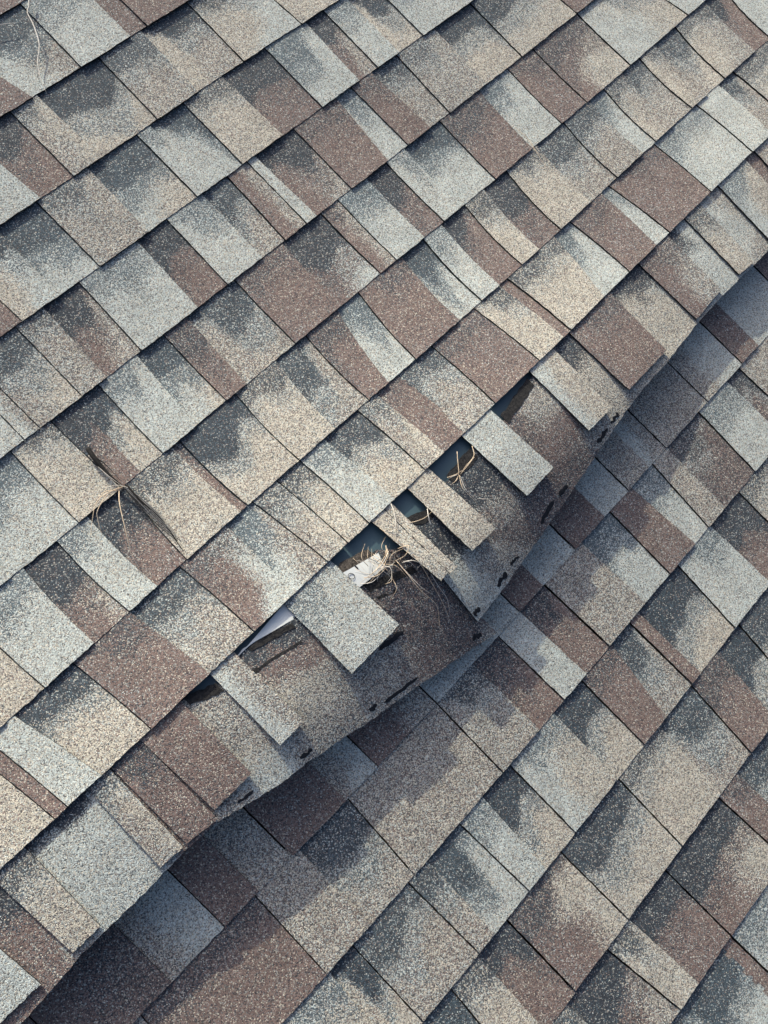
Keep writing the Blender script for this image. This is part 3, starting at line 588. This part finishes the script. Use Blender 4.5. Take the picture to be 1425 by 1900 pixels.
def tube_mesh(name, pts3, rad, mat, parent, sides=6):
    P = np.array(pts3); n = len(P); o = np.array(parent['_o']); V = []; F = []
    rad = np.broadcast_to(rad, (n,))
    tang = np.gradient(P, axis=0); tang /= np.linalg.norm(tang, axis=1)[:, None] + 1e-12
    for i in range(n):
        a = np.cross(tang[i], [0.3, 0.1, 1.0]); a /= np.linalg.norm(a); b = np.cross(tang[i], a)
        for k in range(sides):
            g = 2 * math.pi * k / sides
            V.append(P[i] + rad[i] * (math.cos(g) * a + math.sin(g) * b) - o)
    for i in range(n - 1):
        for k in range(sides):
            k2 = (k + 1) % sides
            F.append((i * sides + k, i * sides + k2, (i + 1) * sides + k2, (i + 1) * sides + k))
    F.append(tuple(range(sides))[::-1]); F.append(tuple((n - 1) * sides + k for k in range(sides)))
    return link_mesh(name, V, F, [mat], None, parent, [True] * len(F))

def spline(pts, n):
    p = np.array(pts, float); m = len(p)
    q = np.concatenate([[2 * p[0] - p[1]], p, [2 * p[-1] - p[-2]]])
    out = []
    for t in np.linspace(0, m - 1 - 1e-6, n):
        i = int(t); f = t - i; a, b, c, d = q[i:i + 4]
        out.append(.5 * ((2 * b) + (-a + c) * f + (2 * a - 5 * b + 4 * c - d) * f * f + (-a + 3 * b - 3 * c + d) * f ** 3))
    return np.array(out)

def strand(parent, pts, r, mat, name='blade', hf=bulge, n=22):
    """pts: (px, py, height above the shingles in mm); r = radius in mm"""
    s = spline([(a, b, c) for a, b, c in pts], n); r = r * .64
    P = hit(s[:, 0], s[:, 1], hf, np.maximum(s[:, 2], r * .4) / 1000 + 0.006)
    k = np.linspace(0, 1, n)
    return tube_mesh(name, P, r / 1000 * (1 - .75 * k ** 2.2), mat, parent)

# printed o on the film
ang = np.linspace(0, 2 * math.pi, 25)
P = hit(652 + 6.0 * np.cos(ang) + 1.2 * np.sin(ang), 1069.0 + 5.2 * np.sin(ang), bulge, 0.0064 + 0 * ang)
tube_mesh('printed_letter', P, 0.00045, M_INK, lab)
P = hit(np.linspace(658, 664, 6), np.linspace(1049, 1055, 6), bulge, 0.0064 + np.zeros(6)); tube_mesh('printed_mark', P, 0.0011, M_INK, lab)

def clump(label, x, y, nm='dry_grass_tuft', cat='dry grass', group=None):
    return thing(nm, label, cat, hit(np.array([x]), np.array([y]), bulge, .004)[0], group)
rr = random.Random(5)

# pale thread lying at the upper left
g = clump('long bleached grass strand lying across the shingles at the upper left corner', 55, 40, 'grass_strand')
strand(g, [(53, -14, 8), (54, 10, 6), (51, 24, 5), (62, 46, 5), (73, 82, 6), (70, 115, 5), (76, 148, 4), (88, 176, 2)], 1.7, M_PALE_STRAW)
g = clump('short bleached grass strand at the left edge of the top', 10, 45, 'grass_strand')
strand(g, [(-25, 55, 3), (0, 46, 4), (20, 43, 4), (36, 42, 2)], .8, M_PALE_STRAW)
g = clump('thin tan straw lying on a brown tab beyond the middle top', 990, 280, 'grass_strand')
strand(g, [(955, 236, 3), (978, 256, 3), (992, 278, 5), (1005, 288, 3), (1030, 308, 2)], .55, M_STRAW)
strand(g, [(985, 262, 3), (992, 276, 5), (1008, 302, 5), (1015, 312, 2)], .5, M_STRAW)

# plant debris in the slit
g = clump('clump of dark roots and straw sprouting from a slit between two shingles at left', 230, 905)
strand(g, [(163, 832, 6), (175, 850, 9), (190, 868, 8), (205, 884, 8), (230, 904, 6)], 6.0, M_ROOT, 'root')
strand(g, [(166, 838, 10), (182, 852, 11), (196, 862, 11), (222, 890, 8)], 1.6, M_ROOT, 'root')
for k in range(16):
    a = rr.uniform(-6, 6); b = rr.uniform(-6, 6); e = rr.uniform(.55, 1)
    strand(g, [(232 + a * .3, 905 + b * .3, 6), (255 + a, 925 + b, 5), (285 + a * 1.5, 955 + b * 1.5, 4), (285 + 52 * e + a, 955 + 50 * e + b, 3)], .8, (M_ROOT, M_GREY, M_ROOT, M_GREY)[k % 4], 'root')
strand(g, [(235, 900, 6), (262, 930, 5), (300, 965, 2), (340, 1022, 1)], 2.6, M_ROOT, 'root')
for pts, r in [([(232, 902, 8), (205, 912, 14), (180, 930, 16), (172, 960, 12), (167, 1000, 4)], 1.1), ([(228, 906, 8), (200, 918, 14), (182, 945, 16), (181, 962, 13), (190, 998, 4)], 1.0), ([(221, 908, 8), (222, 935, 16), (232, 980, 14), (243, 1028, 3)], 1.3), ([(220, 910, 8), (195, 912, 12), (182, 928, 12), (178, 938, 10)], .8),
               ([(240, 905, 6), (216, 900, 12), (196, 905, 10)], .7), ([(182, 866, 8), (205, 886, 11), (232, 905, 7)], .6), ([(268, 914, 8), (283, 928, 10), (292, 924, 5)], .6), ([(182, 862, 6), (196, 880, 9), (216, 898, 7)], .7)]:
    strand(g, pts, r, M_STRAW if r > .7 else M_PALE_STRAW)

# straw nest at the big hole
g = clump('large tangle of dry straw spilling from the hole beside the wide pale tab', 715, 1045)
for pts, r in [([(715, 1030, 4), (705, 1048, 12), (690, 1064, 14), (668, 1082, 6)], 1.0), ([(722, 1020, 6), (712, 1042, 14), (696, 1060, 15), (678, 1080, 8)], .9), ([(716, 1022, 8), (716, 1040, 12), (708, 1056, 16), (682, 1084, 6)], 1.0), ([(716, 1012, 2), (720, 1030, 10), (712, 1050, 12)], .9), ([(700, 1056, 10), (722, 1052, 16), (727, 1068, 15), (718, 1082, 10)], .8),
               ([(727, 1060, 12), (726, 1078, 14), (714, 1084, 10)], .8), ([(738, 1018, 6), (758, 1012, 14), (752, 1030, 12), (730, 1042, 8)], .9), ([(735, 1040, 8), (760, 1070, 14), (780, 1095, 12), (800, 1112, 8), (812, 1128, 5), (816, 1170, 3)], .8), ([(740, 1046, 8), (770, 1078, 13), (785, 1092, 12), (804, 1104, 6)], .6), ([(758, 1020, 8), (776, 1040, 14), (800, 1080, 12), (826, 1128, 8), (842, 1178, 3)], .6),
               ([(772, 1028, 8), (790, 1050, 12), (815, 1090, 10), (830, 1112, 6), (835, 1142, 3)], .7), ([(705, 980, 8), (725, 995, 12), (748, 1012, 10), (770, 1025, 8)], .9), ([(712, 985, 8), (735, 1004, 10), (760, 1020, 8)], .7), ([(748, 1042, 8), (765, 1040, 14), (780, 1046, 12), (774, 1055, 8)], .8), ([(675, 1072, 10), (700, 1068, 14), (722, 1048, 12)], .9), ([(668, 1084, 6), (690, 1080, 12), (706, 1066, 12)], .8),
               ([(655, 1036, 5), (662, 1042, 7), (680, 1062, 4)], .5), ([(660, 1055, 6), (672, 1062, 8), (690, 1066, 6)], .5), ([(690, 1034, 6), (712, 1046, 12), (735, 1050, 12), (757, 1072, 8)], .8), ([(716, 1014, 4), (718, 1026, 8), (724, 1038, 8)], 1.1)]:
    strand(g, pts, r, M_STRAW if rr.random() < .6 else M_PALE_STRAW)
for k in range(22):
    x = 712 + rr.gauss(0, 16); y = 1045 + rr.gauss(0, 13); a = rr.uniform(0, 6.28); l = rr.uniform(10, 24)
    strand(g, [(x, y, rr.uniform(2, 12)), (x + l * math.cos(a), y + l * math.sin(a), rr.uniform(6, 16)), (x + 2 * l * math.cos(a + .5), y + 2 * l * math.sin(a + .5), rr.uniform(2, 10))], rr.uniform(.4, .9), [M_STRAW, M_PALE_STRAW, M_ROOT][k % 3], n=12)
for k in range(14):
    x = 728 + rr.gauss(0, 14); y = 1038 + rr.gauss(0, 10); a = rr.uniform(0, 6.28); l = rr.uniform(5, 12)
    strand(g, [(x, y, 2), (x + l * math.cos(a), y + l * math.sin(a), 8), (x + 2 * l * math.cos(a + .7), y + 2 * l * math.sin(a + .7), 3)], rr.uniform(.8, 1.6), M_ROOT, 'root', n=10)

g = clump('small straw knot standing in the hole left of the narrow pale tab', 855, 880)
for pts, r in [([(848, 838, 4), (850, 862, 10), (851, 880, 12), (845, 892, 8)], .8), ([(876, 828, 3), (879, 846, 8), (862, 868, 12), (852, 884, 8)], .9), ([(880, 848, 4), (866, 866, 9), (856, 878, 9)], .7), ([(830, 886, 3), (846, 880, 9), (858, 872, 8)], .8), ([(850, 884, 8), (846, 892, 12), (838, 898, 8)], .9), ([(852, 882, 8), (858, 905, 12), (872, 920, 8), (890, 940, 4)], .7), ([(854, 884, 8), (864, 908, 10), (880, 924, 5)], .6), ([(850, 880, 8), (840, 884, 10), (832, 888, 6)], .6), ([(888, 925, 3), (905, 926, 5), (914, 925, 3)], .5)]:
    strand(g, pts, r, M_STRAW if r > .65 else M_PALE_STRAW)
g = clump('few curled straws at the hole above the narrow cracked tab', 730, 965)
for pts, r in [([(725, 934, 3), (731, 950, 8), (734, 975, 10), (726, 986, 5), (712, 984, 3)], 1.1), ([(793, 944, 5), (795, 958, 10), (800, 974, 4), (794, 962, 4)], 1.1), ([(760, 970, 4), (776, 966, 8), (792, 958, 6), (806, 944, 3)], .8), ([(706, 866, 4), (714, 890, 7), (720, 910, 2)], .5), ([(755, 975, 4), (764, 982, 7), (776, 990, 3)], .6)]:
    strand(g, pts, r, M_PALE_STRAW if r > 1 else M_STRAW)
